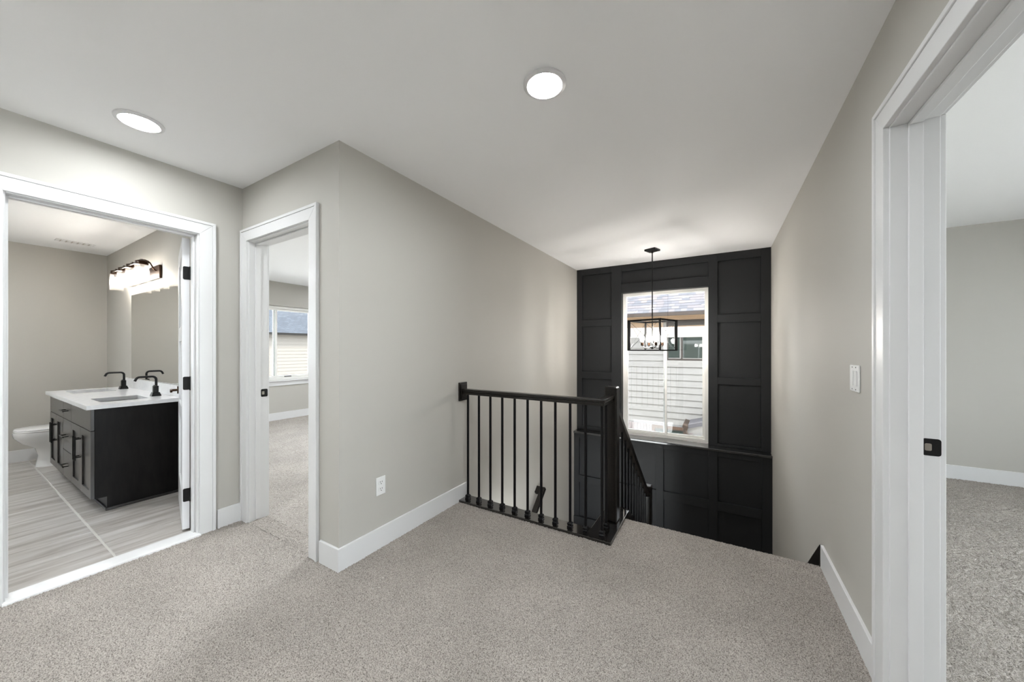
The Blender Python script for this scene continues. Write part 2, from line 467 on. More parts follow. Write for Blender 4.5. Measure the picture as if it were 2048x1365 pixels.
def pile(name, x0, x1, y0, y1, step, parent, mask=None, hgt=0.008, edge=None, lab=None):
    nx = int((x1 - x0) / step); ny = int((y1 - y0) / step)
    gx, gy = np.meshgrid(np.linspace(x0, x1, nx + 1), np.linspace(y0, y1, ny + 1))
    gz = rng.random(gx.shape) ** 0.8 * hgt - 0.004
    jx = (rng.random(gx.shape) - .5) * step * .7; jy = (rng.random(gx.shape) - .5) * step * .7
    jx[:, 0] = jx[:, -1] = 0; jy[0] = 0
    X = gx + jx; Y = gy + jy; Z = gz.copy()
    if edge is not None:
        r = 0.022
        over = np.clip((Y - (edge - r)) / r, 0, 1)
        Z -= (1 - np.sqrt(np.clip(1 - over ** 2, 0, 1))) * r
        Z -= np.clip(Y - edge, 0, 1) * 6
        Y = np.minimum(Y, edge + (rng.random(Y.shape) - .5) * .005)
    idx = np.arange((nx + 1) * (ny + 1)).reshape(ny + 1, nx + 1)
    q = np.stack([idx[:-1, :-1], idx[:-1, 1:], idx[1:, 1:], idx[1:, :-1]], -1)
    if mask is not None:
        cx = (gx[:-1, :-1] + gx[1:, 1:]) / 2; cy = (gy[:-1, :-1] + gy[1:, 1:]) / 2
        q = q[mask(cx, cy)]
    q = q.reshape(-1, 4).astype(np.int32)
    used = np.unique(q); remap = np.full(idx.size, -1, np.int32); remap[used] = np.arange(used.size)
    q = remap[q]
    co = np.stack([X.ravel(), Y.ravel(), Z.ravel()], -1)[used].astype(np.float32)
    me = bpy.data.meshes.new(name)
    me.vertices.add(len(co)); me.vertices.foreach_set('co', co.ravel())
    me.loops.add(q.size); me.loops.foreach_set('vertex_index', q.ravel())
    me.polygons.add(len(q)); me.polygons.foreach_set('loop_start', np.arange(0, q.size, 4, dtype=np.int32))
    me.update(calc_edges=True); me.validate()
    me.polygons.foreach_set('use_smooth', np.ones(len(q), dtype=bool))
    me.materials.append(M['carpet'])
    o = bpy.data.objects.new(name, me); COL.objects.link(o); o.parent = parent
    o['kind'] = 'stuff'
    return o

FL = bpy.data.objects['floor_hall']
def hall_mask(cx, cy):
    a = (cy < YB) | (cx > XL)
    b = (cy < 2.232) | (cx > CAPX1)
    return a & b
pile('carpet_pile', XB, XR, -0.1, YE + 0.03, 0.0052, FL, hall_mask, edge=YE)
pile('carpet_pile', BD0 + 0.01, BD1 - 0.01, YB, YB + T, 0.0055, FL)
pile('carpet_pile', XR, XR + T, RD0 + 0.01, RD1 - 0.012, 0.0055, FL)
pile('carpet_pile', XR + T, 3.2, 1.2, 5.09, 0.0075, bpy.data.objects['floor_room'])
pile('carpet_pile', XW + 0.02, XL - T - 0.4, YB + T, 4.6, 0.0095, bpy.data.objects['floor_bedroom'], hgt=0.008,
     mask=lambda cx, cy: cy > -0.75 * (cx + 2.0) * 0.45 + 0.9)

# bath tiles, long side along Y, stacked joints
xs = [-3.106 - 0.3085 * i for i in range(13)]
tile_mesh = {}
def tile(x0, x1, y0, y1):
    key = (round(x1 - x0, 4), round(y1 - y0, 4))
    cx, cy = (x0 + x1) / 2, (y0 + y1) / 2
    if key not in tile_mesh:
        w, d = key
        o = MB().box(-w / 2, w / 2, -d / 2, d / 2, -0.006, 0.001).build('tile', 'tile', fb, local=True, bevel=0.0012, segs=1)
        o.location = (cx, cy, 0); tile_mesh[key] = o
    else:
        copy_to(tile_mesh[key], fb, (cx, cy, 0))
for i in range(len(xs)):
    x1 = xs[i] - 0.002
    x0 = max(xs[i] - 0.3085 + 0.002, XW)
    if x1 - x0 < 0.03: continue
    tile(x0, x1, -1.23, -0.629); tile(x0, x1, -0.621, 0.578); tile(x0, x1, 0.590, YBATH)
th = box(-3.118, -2.995, BA0, BA1, -0.02, 0.012).build('threshold', 'marble', fb, bevel=0.003)

# ---- baseboards
BH, BT = 0.13, 0.014
def bb(name, mb, label):
    return struct(name, mb, 'trim', label, bevel=0.0018)
bb('baseboard_left', MB().prism([(XL, YB), (XL + BT, YB - BT), (XL + BT, 2.345), (XL, 2.345)], 'z', 0, BH), 'white baseboard below the outlet')
bb('baseboard_corner', MB().prism([(BD1 + 0.097, YB - BT), (XL + BT, YB - BT), (XL, YB), (BD1 + 0.097, YB)], 'z', 0, BH), 'short white baseboard beside the bedroom door casing')
bb('baseboard_bath_door', box(XB, XB + BT, BA1 + 0.095, YB, 0, BH), 'short white baseboard between the two doorways')
bb('baseboard_right', box(XR - BT, XR, RD1 + 0.105, YE - 0.025, 0, BH), 'white baseboard of the right wall')
bb('baseboard_bath', box(XW, XW + BT, -1.2, YBATH, 0, BH).box(XW, -5.9, YBATH - BT, YBATH, 0, BH), 'white baseboard in the bathroom behind the toilet')
bb('baseboard_bedroom', box(XW, XW + BT, YB + T, 5.05, 0, BH), 'white baseboard under the bedroom window')
bb('baseboard_room', box(XR + T, 4.55, 5.10 - BT, 5.10, 0, BH), 'white baseboard of the far room wall')

# ---- doors: casing, jamb, stop
CW, CT = 0.088, 0.017
BANDW = 0.018
def casing_piece(name, parent, axis, polys, face, nrm, mat='trim'):
    """mitred casing piece: list of (polygon in (along, z), thickness) standing proud of the wall face"""
    mb = MB()
    for poly, t in polys:
        mb.prism(poly, 'x' if axis == 'y' else 'y', face, face + nrm * t)
    return mb.build(name, mat, parent, bevel=0.0020)
def casing_set(parent, axis, i0, i1, zi, face, nrm):
    """casing around an opening whose inner casing edges are i0, i1 (sides) and zi (head)"""
    o0, o1, zo, b = i0 - CW, i1 + CW, zi + CW, BANDW
    tb = CT + 0.005
    casing_piece('casing', parent, axis, [([(o0 + b, 0), (i0, 0), (i0, zi), (o0 + b, zo - b)], CT), ([(o0, 0), (o0 + b, 0), (o0 + b, zo - b), (o0, zo)], tb)], face, nrm)
    casing_piece('casing', parent, axis, [([(i1, 0), (o1 - b, 0), (o1 - b, zo - b), (i1, zi)], CT), ([(o1 - b, 0), (o1, 0), (o1, zo), (o1 - b, zo - b)], tb)], face, nrm)
    casing_piece('casing_head', parent, axis, [([(i0, zi), (i1, zi), (o1 - b, zo - b), (o0 + b, zo - b)], CT), ([(o0 + b, zo - b), (o1 - b, zo - b), (o1, zo), (o0, zo)], tb)], face, nrm)

def door_frame(parent, axis, o0, o1, f0, f1, stop, jt=0.02):
    """o0..o1 opening along axis, f0/f1 wall faces (f0 is hall side), stop = (lo,hi) across the wall"""
    hs = 1 if f1 > f0 else -1
    j0, j1 = o0 + 0.0, o1 - 0.0
    zt = 2.03
    g = 0.006
    def bx(a0, a1, c0, c1, z0, z1):
        return box(c0, c1, a0, a1, z0, z1) if axis == 'y' else box(a0, a1, c0, c1, z0, z1)
    bx(o0 - 0.001, o0 + 0.012, f0 - hs * 0.002, f1 + hs * 0.002, 0.0, DH - 0.001).build('jamb', 'trim', parent, bevel=0.0015)
    bx(o1 - 0.012, o1 + 0.001, f0 - hs * 0.002, f1 + hs * 0.002, 0.0, DH - 0.001).build('jamb', 'trim', parent, bevel=0.0015)
    bx(o0 + 0.0125, o1 - 0.0125, f0 - hs * 0.002, f1 + hs * 0.002, zt, DH - 0.001).build('jamb_head', 'trim', parent, bevel=0.0015)
    s0, s1 = stop
    bx(o0 + 0.0125, o0 + 0.023, s0, s1, 0.012, zt - 0.0005).build('door_stop', 'trim', parent, bevel=0.0015)
    bx(o1 - 0.023, o1 - 0.0125, s0, s1, 0.012, zt - 0.0005).build('door_stop', 'trim', parent, bevel=0.0015)
    bx(o0 + 0.0235, o1 - 0.0235, s0, s1, zt - 0.0105, zt - 0.0005).build('door_stop', 'trim', parent, bevel=0.0015)
    for face, nrm in ((f0, -hs), (f1, hs)):
        face2 = face + nrm * 0.0005
        casing_set(parent, axis, o0 + 0.005, o1 - 0.005, zt + g, face2, nrm)

# bath door frame (axis y, hall face XB, bath face XB-T)
d1 = tag(empty('door_1', (XB - T / 2, (BA0 + BA1) / 2, 0)), 'white cased bathroom doorway with door swung inwards', kind='structure')
door_frame(d1, 'y', BA0, BA1, XB, XB - T, (XB - T + 0.044, XB - T + 0.078))
# bedroom door frame (axis x)
d2 = tag(empty('door_2', ((BD0 + BD1) / 2, YB + T / 2, 0)), 'white cased bedroom doorway', kind='structure')
door_frame(d2, 'x', BD0, BD1, YB, YB + T, (YB + 0.036, YB + 0.070))
# right door frame
d3 = tag(empty('door_3', (XR + T / 2, (RD0 + RD1) / 2, 0)), 'white cased doorway in the right wall', kind='structure')
door_frame(d3, 'y', RD0, RD1, XR, XR + T, (XR + 0.041, XR + 0.075))
# strike plates: rounded plates
def rounded(poly_c, w, h, r, k=5):
    cx, cz = poly_c; out = []
    for sx, sz, a in ((1, 1, 0), (-1, 1, 90), (-1, -1, 180), (1, -1, 270)):
        for i in range(k + 1):
            t = R(a + 90 * i / k)
            out.append((cx + sx * (w / 2 - r) + r * math.cos(t), cz + sz * (h / 2 - r) + r * math.sin(t)))
    return out
sp = MB().prism(rounded((XR + T - 0.019, 0.93), 0.044, 0.057, 0.008), 'y', RD1 - 0.0122, RD1 - 0.0142).build('strike_plate', 'blackmetal', d3)
sp['label'] = 'black strike plate'
MB().prism(rounded((XR + T - 0.027, 0.93), 0.016, 0.024, 0.004), 'y', RD1 - 0.0143, RD1 - 0.0150).build('latch_hole', 'steel', sp)
sp = MB().prism(rounded((YB + T - 0.019, 0.93), 0.044, 0.057, 0.008), 'x', BD0 + 0.0122, BD0 + 0.0142).build('strike_plate', 'blackmetal', d2)
sp['label'] = 'black strike plate'
MB().prism(rounded((YB + T - 0.027, 0.93), 0.016, 0.024, 0.004), 'x', BD0 + 0.0143, BD0 + 0.0150).build('latch_hole', 'steel', sp)

# bath door leaf, hinged at (XB-T, BA1), swung past 90 degrees towards the vanity wall
LW, LT, LH = 0.735, 0.038, 2.005
leaf = empty('door_leaf', (XB - T - 0.012, BA1 - 0.014, 0.016), R(-14.0))
leaf = leaf
# local: leaf runs to -x, thickness towards -y
def leaf_box(x0, x1, z0, z1, y0=-LT, y1=0.0): return box(-x1, -x0, y0, y1, z0, z1)
st = 0.105
tag(leaf, 'white three panel door swung open against the vanity', 'door')
leaf_box(0.0, st, 0, LH).build('stile', 'door', leaf, local=True, bevel=0.0015)
leaf_box(LW - st, LW, 0, LH).build('stile', 'door', leaf, local=True, bevel=0.0015)
rails = [(0, 0.235), (0.725, 0.830), (1.300, 1.405), (1.895, LH)]
for a, b in rails: leaf_box(st + 0.0005, LW - st - 0.0005, a, b).build('rail', 'door', leaf, local=True, bevel=0.0015)
for (a, b), (c, d) in zip(rails[:-1], rails[1:]):
    leaf_box(st + 0.0005, LW - st - 0.0005, b + 0.0005, c - 0.0005, -LT + 0.012, -0.012).build('panel', 'door', leaf, local=True)
for z in (0.235, 1.005, 1.765):
    hg = MB().prism([(-0.038 + x, zz) for x, zz in []] or rounded((-LT / 2 + 0.002, z + 0.0), 0.034, 0.09, 0.008), 'x', 0.0005, 0.003).build('hinge', 'blackmetal', leaf, local=True)
    k = MB().lathe([(0.007, z - 0.046), (0.007, z + 0.046)], 0.006, 0.004, 12).build('hinge_pin', 'blackmetal', hg, local=True, smooth=True)
    box(0.0035, 0.0045, -LT / 2 + 0.004, 0.003, z - 0.044, z + 0.044).build('hinge_leaf', 'blackmetal', hg, local=True)
for s in (-1, 1):
    yy = -LT if s < 0 else 0.0
    zz = 0.905
    xr = -LW + 0.062
    rs = MB().loft([[(xr + 0.031 * math.cos(t), yy + s * a, zz + 0.031 * math.sin(t)) for t in [2 * math.pi * i / 20 for i in range(20)]] for a in (0.0005, 0.009)]).build('rosette', 'bronze', leaf, local=True, bevel=0.001)
    MB().tube([(xr, yy + s * 0.009, zz), (xr, yy + s * 0.042, zz)], 0.010, 12).build('lever_neck', 'bronze', rs, local=True, smooth=True)
    MB().bar((xr - 0.012, yy + s * 0.045, zz), (xr + 0.105, yy + s * 0.045, zz), 0.014, 0.020).build('lever', 'bronze', rs, local=True, bevel=0.003)

# ------------------------------------------------------------------ panelled feature wall
WX0, WX1, WZ0, WZ1 = -1.192, -0.125, 0.050, 2.043
BK = 0.030
fw = struct('wall_feature',
            box(XL, WX0, YF + BK, YF + 0.16, 0.02, H).box(WX1, XR, YF + BK, YF + 0.16, 0.02, H).box(WX0, WX1, YF + BK, YF + 0.16, WZ1, H)
            .box(XL, XR, YLOW + BK, YF + 0.16, ZG, 0.02),
            'charcoal', 'charcoal board and batten feature wall around the stair window')
def fbrd(name, x0, x1, z0, z1, y0, t=BK):
    return box(x0, x1, y0, y0 + t - 0.0003, z0, z1).build(name, 'charcoal', fw, bevel=0.0015)
e = 0.0006
for x0, x1 in ((XL + e, -1.771), (-1.332, WX0), (WX1, -0.026), (0.414, XR - e)):
    fbrd('stile', x0, x1, 0.051, H - e, YF)
for x0, x1, zs in ((-1.771, -1.332, ((2.35, H - e), (1.587, 1.684), (0.817, 0.922), (0.051, 0.112))),
                   (-0.026, 0.414, ((2.345, H - e), (1.581, 1.680), (0.819, 0.905), (0.051, 0.080))),
                   (WX0, WX1, ((2.35, H - e), (WZ1, 2.168)))):
    for a, b in zs: fbrd('rail', x0 + e, x1 - e, a, b, YF)
    zz = sorted(zs)
    for (a, b), (c, d) in zip(zz[:-1], zz[1:]):
        fbrd('panel', x0 + e, x1 - e, b + e, c - e, YF + BK - 0.004, 0.004)
cols = ((-1.774, -1.330), (-1.232, -0.720), (-0.629, -0.120), (-0.025, 0.414))
sx = (XL + e, -1.774), (-1.330, -1.232), (-0.720, -0.629), (-0.120, -0.025), (0.414, XR - e)
for x0, x1 in sx: fbrd('stile', x0, x1, ZL, 0.018, YLOW)
for x0, x1 in cols:
    zs = ((ZL, -1.20), (-0.700, -0.594), (-0.046, 0.018))
    for a, b in zs: fbrd('rail', x0 + e, x1 - e, a, b, YLOW)
    for (a, b), (c, d) in zip(zs[:-1], zs[1:]):
        fbrd('panel', x0 + e, x1 - e, b + e, c - e, YLOW + BK - 0.004, 0.004)
box(XL + 0.001, XR - 0.001, YLOW - 0.026, YF + 0.085, 0.0185, 0.0495).build('ledge', 'charcoal_sill', fw, bevel=0.006)
box(XL + 0.001, XR - 0.001, YLOW - 0.016, YLOW - 0.0003, ZL + 0.001, ZL + 0.135).build('base_board', 'charcoal', fw, bevel=0.003)

# ---- stair window
def window_frame(parent, axis, a0, a1, z0, z1, c0, c1, w, name='frame', mat='vinyl'):
    """rectangular frame in plane axis/z, depth c0..c1"""
    def bx(p0, p1, q0, q1):
        return box(p0, p1, c0, c1, q0, q1) if axis == 'x' else box(c0, c1, p0, p1, q0, q1)
    mb = MB()
    for m_ in (bx(a0, a1, z0, z0 + w), bx(a0, a1, z1 - w, z1), bx(a0, a0 + w, z0 + w, z1 - w), bx(a1 - w, a1, z0 + w, z1 - w)):
        n = len(mb.v); mb.v += m_.v; mb.f += [tuple(n + i for i in f) for f in m_.f]
    return mb.build(name, mat, parent, bevel=0.002)
w1 = tag(empty('window_1', ((WX0 + WX1) / 2, YF + 0.1, WZ0)), 'white vinyl stair window with transom above a slider', kind='structure')
fy0, fy1 = YF + 0.085, YF + 0.15
window_frame(w1, 'x', WX0 + 0.001, WX1 - 0.001, WZ0 + 0.001, WZ1 - 0.001, fy0, fy1, 0.042)
box(WX0 + 0.0435, WX1 - 0.0435, fy0 + 0.004, fy1, 1.440, 1.550).build('mid_rail', 'vinyl', w1, bevel=0.003)
XM = -0.640
window_frame(w1, 'x', WX0 + 0.044, XM + 0.024, WZ0 + 0.044, 1.439, fy0 + 0.012, fy1 - 0.025, 0.026, 'sash')
window_frame(w1, 'x', XM - 0.022, WX1 - 0.044, WZ0 + 0.044, 1.439, fy0 + 0.042, fy1 - 0.002, 0.026, 'sash')
box(WX0 + 0.0445, WX1 - 0.0445, fy0 + 0.030, fy0 + 0.034, 1.551, WZ1 - 0.044).build('pane', 'glass', w1)
box(WX0 + 0.0705, XM - 0.0025, fy0 + 0.022, fy0 + 0.026, WZ0 + 0.0705, 1.4125).build('pane', 'glass', w1)
box(XM + 0.0045, WX1 - 0.0705, fy0 + 0.052, fy0 + 0.056, WZ0 + 0.0705, 1.4125).build('pane', 'glass', w1)

# ---- bedroom window
w2 = tag(empty('window_2', (XW, (BW0 + BW1) / 2, BWZ0)), 'white bedroom window seen through the doorway', kind='structure')
window_frame(w2, 'y', BW0 + 0.001, BW1 - 0.001, BWZ0 + 0.001, BWZ1 - 0.001, XW - 0.12, XW - 0.05, 0.045)
window_frame(w2, 'y', BW0 + 0.047, 3.165 + 0.022, BWZ0 + 0.047, BWZ1 - 0.047, XW - 0.085, XW - 0.060, 0.030, 'sash')
window_frame(w2, 'y', 3.165 - 0.03, BW1 - 0.047, BWZ0 + 0.047, BWZ1 - 0.047, XW - 0.115, XW - 0.088, 0.034, 'sash')
box(XW - 0.075, XW - 0.072, BW0 + 0.078, 3.155, BWZ0 + 0.078, BWZ1 - 0.078).build('pane', 'glass', w2)
box(XW - 0.105, XW - 0.102, 3.170, BW1 - 0.082, BWZ0 + 0.082, BWZ1 - 0.082).build('pane', 'glass', w2)
box(XW - 0.06, XW + 0.045, BW0 - 0.03, BW1 + 0.03, BWZ0 - 0.018, BWZ0 - 0.0005).build('sill', 'trim', w2, bevel=0.004)
box(XW + 0.0005, XW + 0.016, BW0 - 0.02, BW1 + 0.02, BWZ0 - 0.095, BWZ0 - 0.0185).build('apron', 'trim', w2, bevel=0.003)
box(XW - 0.058, XW - 0.045, 3.30, 3.42, BWZ0 + 0.052, BWZ0 + 0.066).build('latch', 'blackmetal', w2, bevel=0.003)
# ---- unseen window of the right room, added to light it
w3 = tag(empty('window_3', (4.6, 2.1, 0.6)), 'unseen white window added to light the right room', kind='structure')
window_frame(w3, 'y', 0.501, 3.999, 0.401, 2.199, 4.60, 4.67, 0.05)
box(4.632, 4.636, 0.552, 3.948, 0.452, 2.148).build('pane', 'clear_glass', w3)

def added_window(n, axis, a0, a1, z0, z1, c0, c1, label):
    w = tag(empty('window_%d' % n, ((a0 + a1) / 2, c0, z0) if axis == 'x' else (c0, (a0 + a1) / 2, z0)), label, kind='structure')
    window_frame(w, axis, a0 + .001, a1 - .001, z0 + .001, z1 - .001, c0, c1, 0.045)
    cm = (c0 + c1) / 2
    q = (a0 + .047, a1 - .047, cm - .002, cm + .002, z0 + .047, z1 - .047) if axis == 'x' else (cm - .002, cm + .002, a0 + .047, a1 - .047, z0 + .047, z1 - .047)
    box(*q).build('pane', 'clear_glass', w)
added_window(4, 'y', -3.05, -1.45, 0.3, 2.2, XB - T + 0.01, XB - 0.04, 'unseen white window added for daylight at the back of the hall on the left')  # unseen opening added so daylight reaches the hall from the left
added_window(5, 'y', -3.4, -1.75, 0.3, 2.2, XR + 0.04, XR + T - 0.01, 'unseen white window added for daylight at the back of the hall on the right')  # added behind the viewer, daylight for the hall from the right
added_window(6, 'x', -6.2, -2.3, 0.4, 2.2, 5.10, 5.16, 'unseen wide white window added for daylight in the bedroom back wall')  # out of view, added to brighten the bedroom
added_window(7, 'y', -1.1, -0.15, 0.9, 2.1, XW - 0.10, XW - 0.04, 'unseen white bathroom window added for daylight')  # out of view, added to give the bath neutral daylight

# ------------------------------------------------------------------ stairs
stairs = tag(empty('stairs', (0, YE, 0)), 'grey carpeted stairs going down to the landing', kind='structure')
RISE, RUN = -ZL / 7, 0.222
for i in range(1, 7):
    y0 = YE - 0.012 + (i - 1) * RUN
    box(CAPX1 - 0.0, XR - 0.0185, y0, y0 + RUN + 0.02, ZL - 0.2, -RISE * i).build('step', 'carpet', stairs, bevel=0.012, segs=3)
yl = YE - 0.012 + 6 * RUN
box(XL, XR - 0.0185, yl + 0.021, YLOW - 0.017, ZL - 0.2, ZL - 0.001).build('landing', 'carpet', stairs)
box(XL + 0.02, CAPX0, 3.70, yl + 0.0205, ZL - 0.2, ZL - 0.001).build('landing', 'carpet', stairs)
for i in range(1, 8):
    y1 = 3.70 - (i - 1) * RUN
    box(XL + 0.02, CAPX0, y1 - RUN, y1 - 0.0005, ZL - RISE * (i + 1) - 0.02, ZL - RISE * i).build('step', 'carpet', stairs, bevel=0.012, segs=3)
# side boards
def skirt(y0, z0, y1, z1, hgt, x0, x1, nm, mat):
    return MB().prism([(y0, z0), (y1, z1), (y1, z1 - hgt), (y0, z0 - hgt)], 'x', x0, x1).build(nm, mat, stairs, bevel=0.001)
SL = RISE / RUN
skirt(YE - 0.022, 0.128, yl + 0.16, 0.128 - SL * (yl + 0.16 - YE + 0.022), 0.42, XR - 0.0178, XR - 0.0005, 'skirt_board', 'stain')
# wall between the flights and its sloping cap
MB().prism([(2.36, -0.03), (2.70, -0.03), (yl - 0.1, -0.03 - SL * (yl - 0.1 - 2.70)), (yl - 0.1, ZG), (2.36, ZG)], 'x', CAPX0 + 0.012, CAPX1 - 0.012).build('flight_wall', 'wall', stairs)
struct('floor_lower', box(XL, XR, YBACK, YLOW, ZG - 0.1, ZG), 'carpet', 'floor of the storey below')

# ------------------------------------------------------------------ guard railing at the stairwell
guard = tag(empty('guard_railing', (-1.2, 2.29, 0)), 'black guard railing with iron balusters at the stairwell edge', 'railing')
cap_poly = [(XL + 0.001, 2.232), (CAPX1, 2.232), (CAPX1, 2.757), (CAPX0, 2.757), (CAPX0, 2.355), (XL + 0.001, 2.355)]
MB().prism(cap_poly, 'z', -0.004, 0.018).build('floor_cap', 'stain_gloss', guard, bevel=0.003)
box(XL + 0.001, CAPX0 - 0.001, 2.338, 2.350, -0.28, -0.0045).build('fascia_board', 'stain', guard)
box(CAPX1 - 0.014, CAPX1 - 0.002, YE + 0.006, 2.752, -0.28, -0.0045).build('fascia_board', 'stain', guard)
BX = [-1.789 + 0.1118 * i for i in range(11)]
YR = 2.290
RZ = 0.925
def rail_L(off, z0, z1, nm, bev):
    xc = -0.676
    poly = [(XL + 0.026, YR - off), (xc + off, YR - off), (xc + off, 2.498), (xc - off, 2.498), (xc - off, YR + off), (XL + 0.026, YR + off)]
    return MB().prism(poly, 'z', z0, z1).build(nm, 'stain', guard, bevel=bev)
rail_L(0.031, RZ - 0.022, RZ, 'hand_rail', 0.005)
rail_L(0.024, RZ - 0.044, RZ - 0.0225, 'lower_rail', 0.003)
# rosette on the wall
ros = MB()
ros.box(XL + 0.0005, XL + 0.016, YR - 0.05, YR + 0.05, RZ - 0.098, RZ + 0.055).build('rosette', 'stain', guard, bevel=0.004)
box(XL + 0.0165, XL + 0.0255, YR - 0.038, YR + 0.038, RZ - 0.082, RZ + 0.038).build('rosette', 'stain', guard, bevel=0.003)
bal0 = shoe0 = None
shoe_prof = [(0.0175, 0.0), (0.0175, 0.010), (0.0135, 0.016), (0.0165, 0.022), (0.0165, 0.030), (0.0105, 0.038)]
def baluster(parent, x, y, z0, z1):
    global bal0, shoe0
    o = MB().box(-0.008, 0.008, -0.008, 0.008, 0, z1 - z0).build('baluster', 'iron', parent, local=True, bevel=0.0025, segs=1)
    o.location = Vector((x, y, z0)) - world_loc(parent)
    if shoe0 is None:
        shoe0 = MB().loft([[(sx * r, sy * r, z) for sx, sy in ((-1, -1), (1, -1), (1, 1), (-1, 1))] for r, z in shoe_prof]).build('shoe', 'iron', o, local=True, bevel=0.001, segs=1)
    else:
        copy_to(shoe0, o, (0, 0, 0))
    return o
for x in BX: baluster(guard, x, YR, 0.018, RZ - 0.0442)
baluster(guard, -0.676, 2.405, 0.018, RZ - 0.0442)
NX, NY = -0.6735, 2.545
nw = MB()
nw.box(NX - 0.0445, NX + 0.0445, NY - 0.0445, NY + 0.0445, 0.018, 0.985)
nw.build('newel_post', 'stain', guard, bevel=0.009, segs=1)

# ------------------------------------------------------------------ stair railing between the flights
sr = tag(empty('stair_railing', (NX, 3.3, -0.6)), 'sloping black stair railing going down to the landing newel', 'railing')
def zr(y): return 0.785 - 0.845 * (y - 2.69)      # top of sloping rail
LNY = 3.99
MB().bar((NX, 2.592, zr(2.592) - 0.03), (NX, LNY - 0.046, zr(LNY - 0.046) - 0.03), 0.058, 0.044).build('hand_rail', 'stain', sr, bevel=0.005)
def zs_(y): return 0.004 - 0.845 * (y - 2.77)     # sloping shoe board
MB().bar((NX - 0.01, 2.765, zs_(2.765)), (NX - 0.01, LNY - 0.046, zs_(LNY - 0.046)), 0.150, 0.03).build('shoe_rail', 'stain', sr, bevel=0.003)
MB().bar((NX + 0.058, 2.80, zs_(2.80) - 0.17), (NX + 0.058, LNY - 0.05, zs_(LNY - 0.05) - 0.17), 0.016, 0.32).build('stringer', 'stain', sr)
box(NX - 0.0445, NX + 0.0445, LNY - 0.0445, LNY + 0.0445, ZL, -0.215).build('newel_post', 'stain', sr, bevel=0.009, segs=1)
for i in range(10):
    y = 2.855 + 0.1105 * i
    baluster(sr, NX, y, zs_(y) + 0.02, zr(y) - 0.058)

# wall handrail of the lower flight
wh = tag(empty('wall_handrail', (XL, 3.3, -0.7)), 'black wall handrail of the lower stair flight', 'handrail')
def zh(y): return -0.41 - 0.845 * (3.64 - y)
aH = math.atan(0.845); cH, sH = math.cos(aH), math.sin(aH)
polyH = [(XL + 0.001, 0.0), (-1.742, 0.0), (-1.742, 1.75), (-1.800, 1.75), (-1.800, 0.085), (XL + 0.001, 0.085)]
hr = MB()
hr.loft([[(x, 3.69 - s_ * cH - n_ * sH, zh(3.69) - s_ * sH + n_ * cH) for x, s_ in polyH] for n_ in (-0.022, 0.022)])
hr.build('hand_rail', 'stain', wh, bevel=0.004)
MB().tube([(XL + 0.001, 2.9, zh(2.9) - 0.08), (-1.80, 2.9, zh(2.9) - 0.075), (-1.775, 2.9, zh(2.9) - 0.03)], 0.007).build('bracket', 'iron', wh, smooth=True)

# ------------------------------------------------------------------ recessed lights
def downlight(x, y, label, z=H, lens='lens'):
    t = tag(empty('recessed_light', (x, y, z)), label, 'ceiling light', 'recessed ceiling lights')
    MB().lathe([(0.070, -0.0005), (0.095, -0.0005), (0.094, -0.007), (0.078, -0.012), (0.069, -0.006)], k=40, close=False).build('trim_ring', 'trim', t, local=True, smooth=True)
    MB().lathe([(0.0695, -0.0035), (0.0695, -0.0065), (0.050, -0.0075)], k=40).build('lens', lens, t, local=True)
    return t
downlight(-0.671, 1.409, 'round recessed light in the hall ceiling nearer the stairwell')
downlight(-2.585, 0.564, 'round recessed light in the ceiling above the bathroom doorway', lens='lens_dim')
downlight(-1.7, -0.5, 'added round recessed fill light in the hall ceiling behind the viewer on the left')  # hall lamps behind the viewer are unseen, added to brighten the hall
downlight(-0.35, -0.3, 'added round recessed fill light in the hall ceiling behind the viewer')  # added out of view to bounce more light to the ceiling
downlight(-2.3, -1.2, 'added round recessed fill light in the hall ceiling at the back')  # another unseen fill lamp for the hall
downlight(-1.25, 1.7, 'added round recessed fill light in the lower storey ceiling below the stairwell edge', -0.281, 'lens_dim')  # lower storey lamps are unseen, added to brighten the stairwell walls
downlight(-1.25, 0.5, 'added round recessed fill light in the lower storey ceiling further in', -0.281, 'lens_dim')
downlight(2.6, 0.6, 'added round recessed fill light in the right room ceiling')  # right room lamps are out of view, added to brighten that room
downlight(3.6, 2.6, 'added round recessed fill light in the right room ceiling by its window')
downlight(-3.2, 3.9, 'added round recessed fill light in the bedroom ceiling')  # bedroom lamps are unseen, added to lift its walls and ceiling
downlight(-5.6, 1.8, 'added round recessed fill light in the bedroom ceiling by the party wall')
downlight(-5.7, 4.3, 'added round recessed fill light in the bedroom ceiling in the outer corner')
downlight(-4.2, 4.5, 'added round recessed fill light in the bedroom ceiling by the wide window')
downlight(-2.6, 3.0, 'added round recessed fill light in the bedroom ceiling beside the stair wall')
downlight(-2.6, 2.3, 'added round recessed fill light in the bedroom ceiling near its door')
downlight(2.0, -0.6, 'added round recessed fill light in the right room ceiling near its door')  # added fill for the right room, out of view
downlight(-4.6, -0.1, 'added round recessed fill light in the bathroom ceiling')  # bath ceiling lamps are unseen, added to brighten walls and floor
downlight(-5.7, -0.5, 'added round recessed fill light in the bathroom ceiling far end')

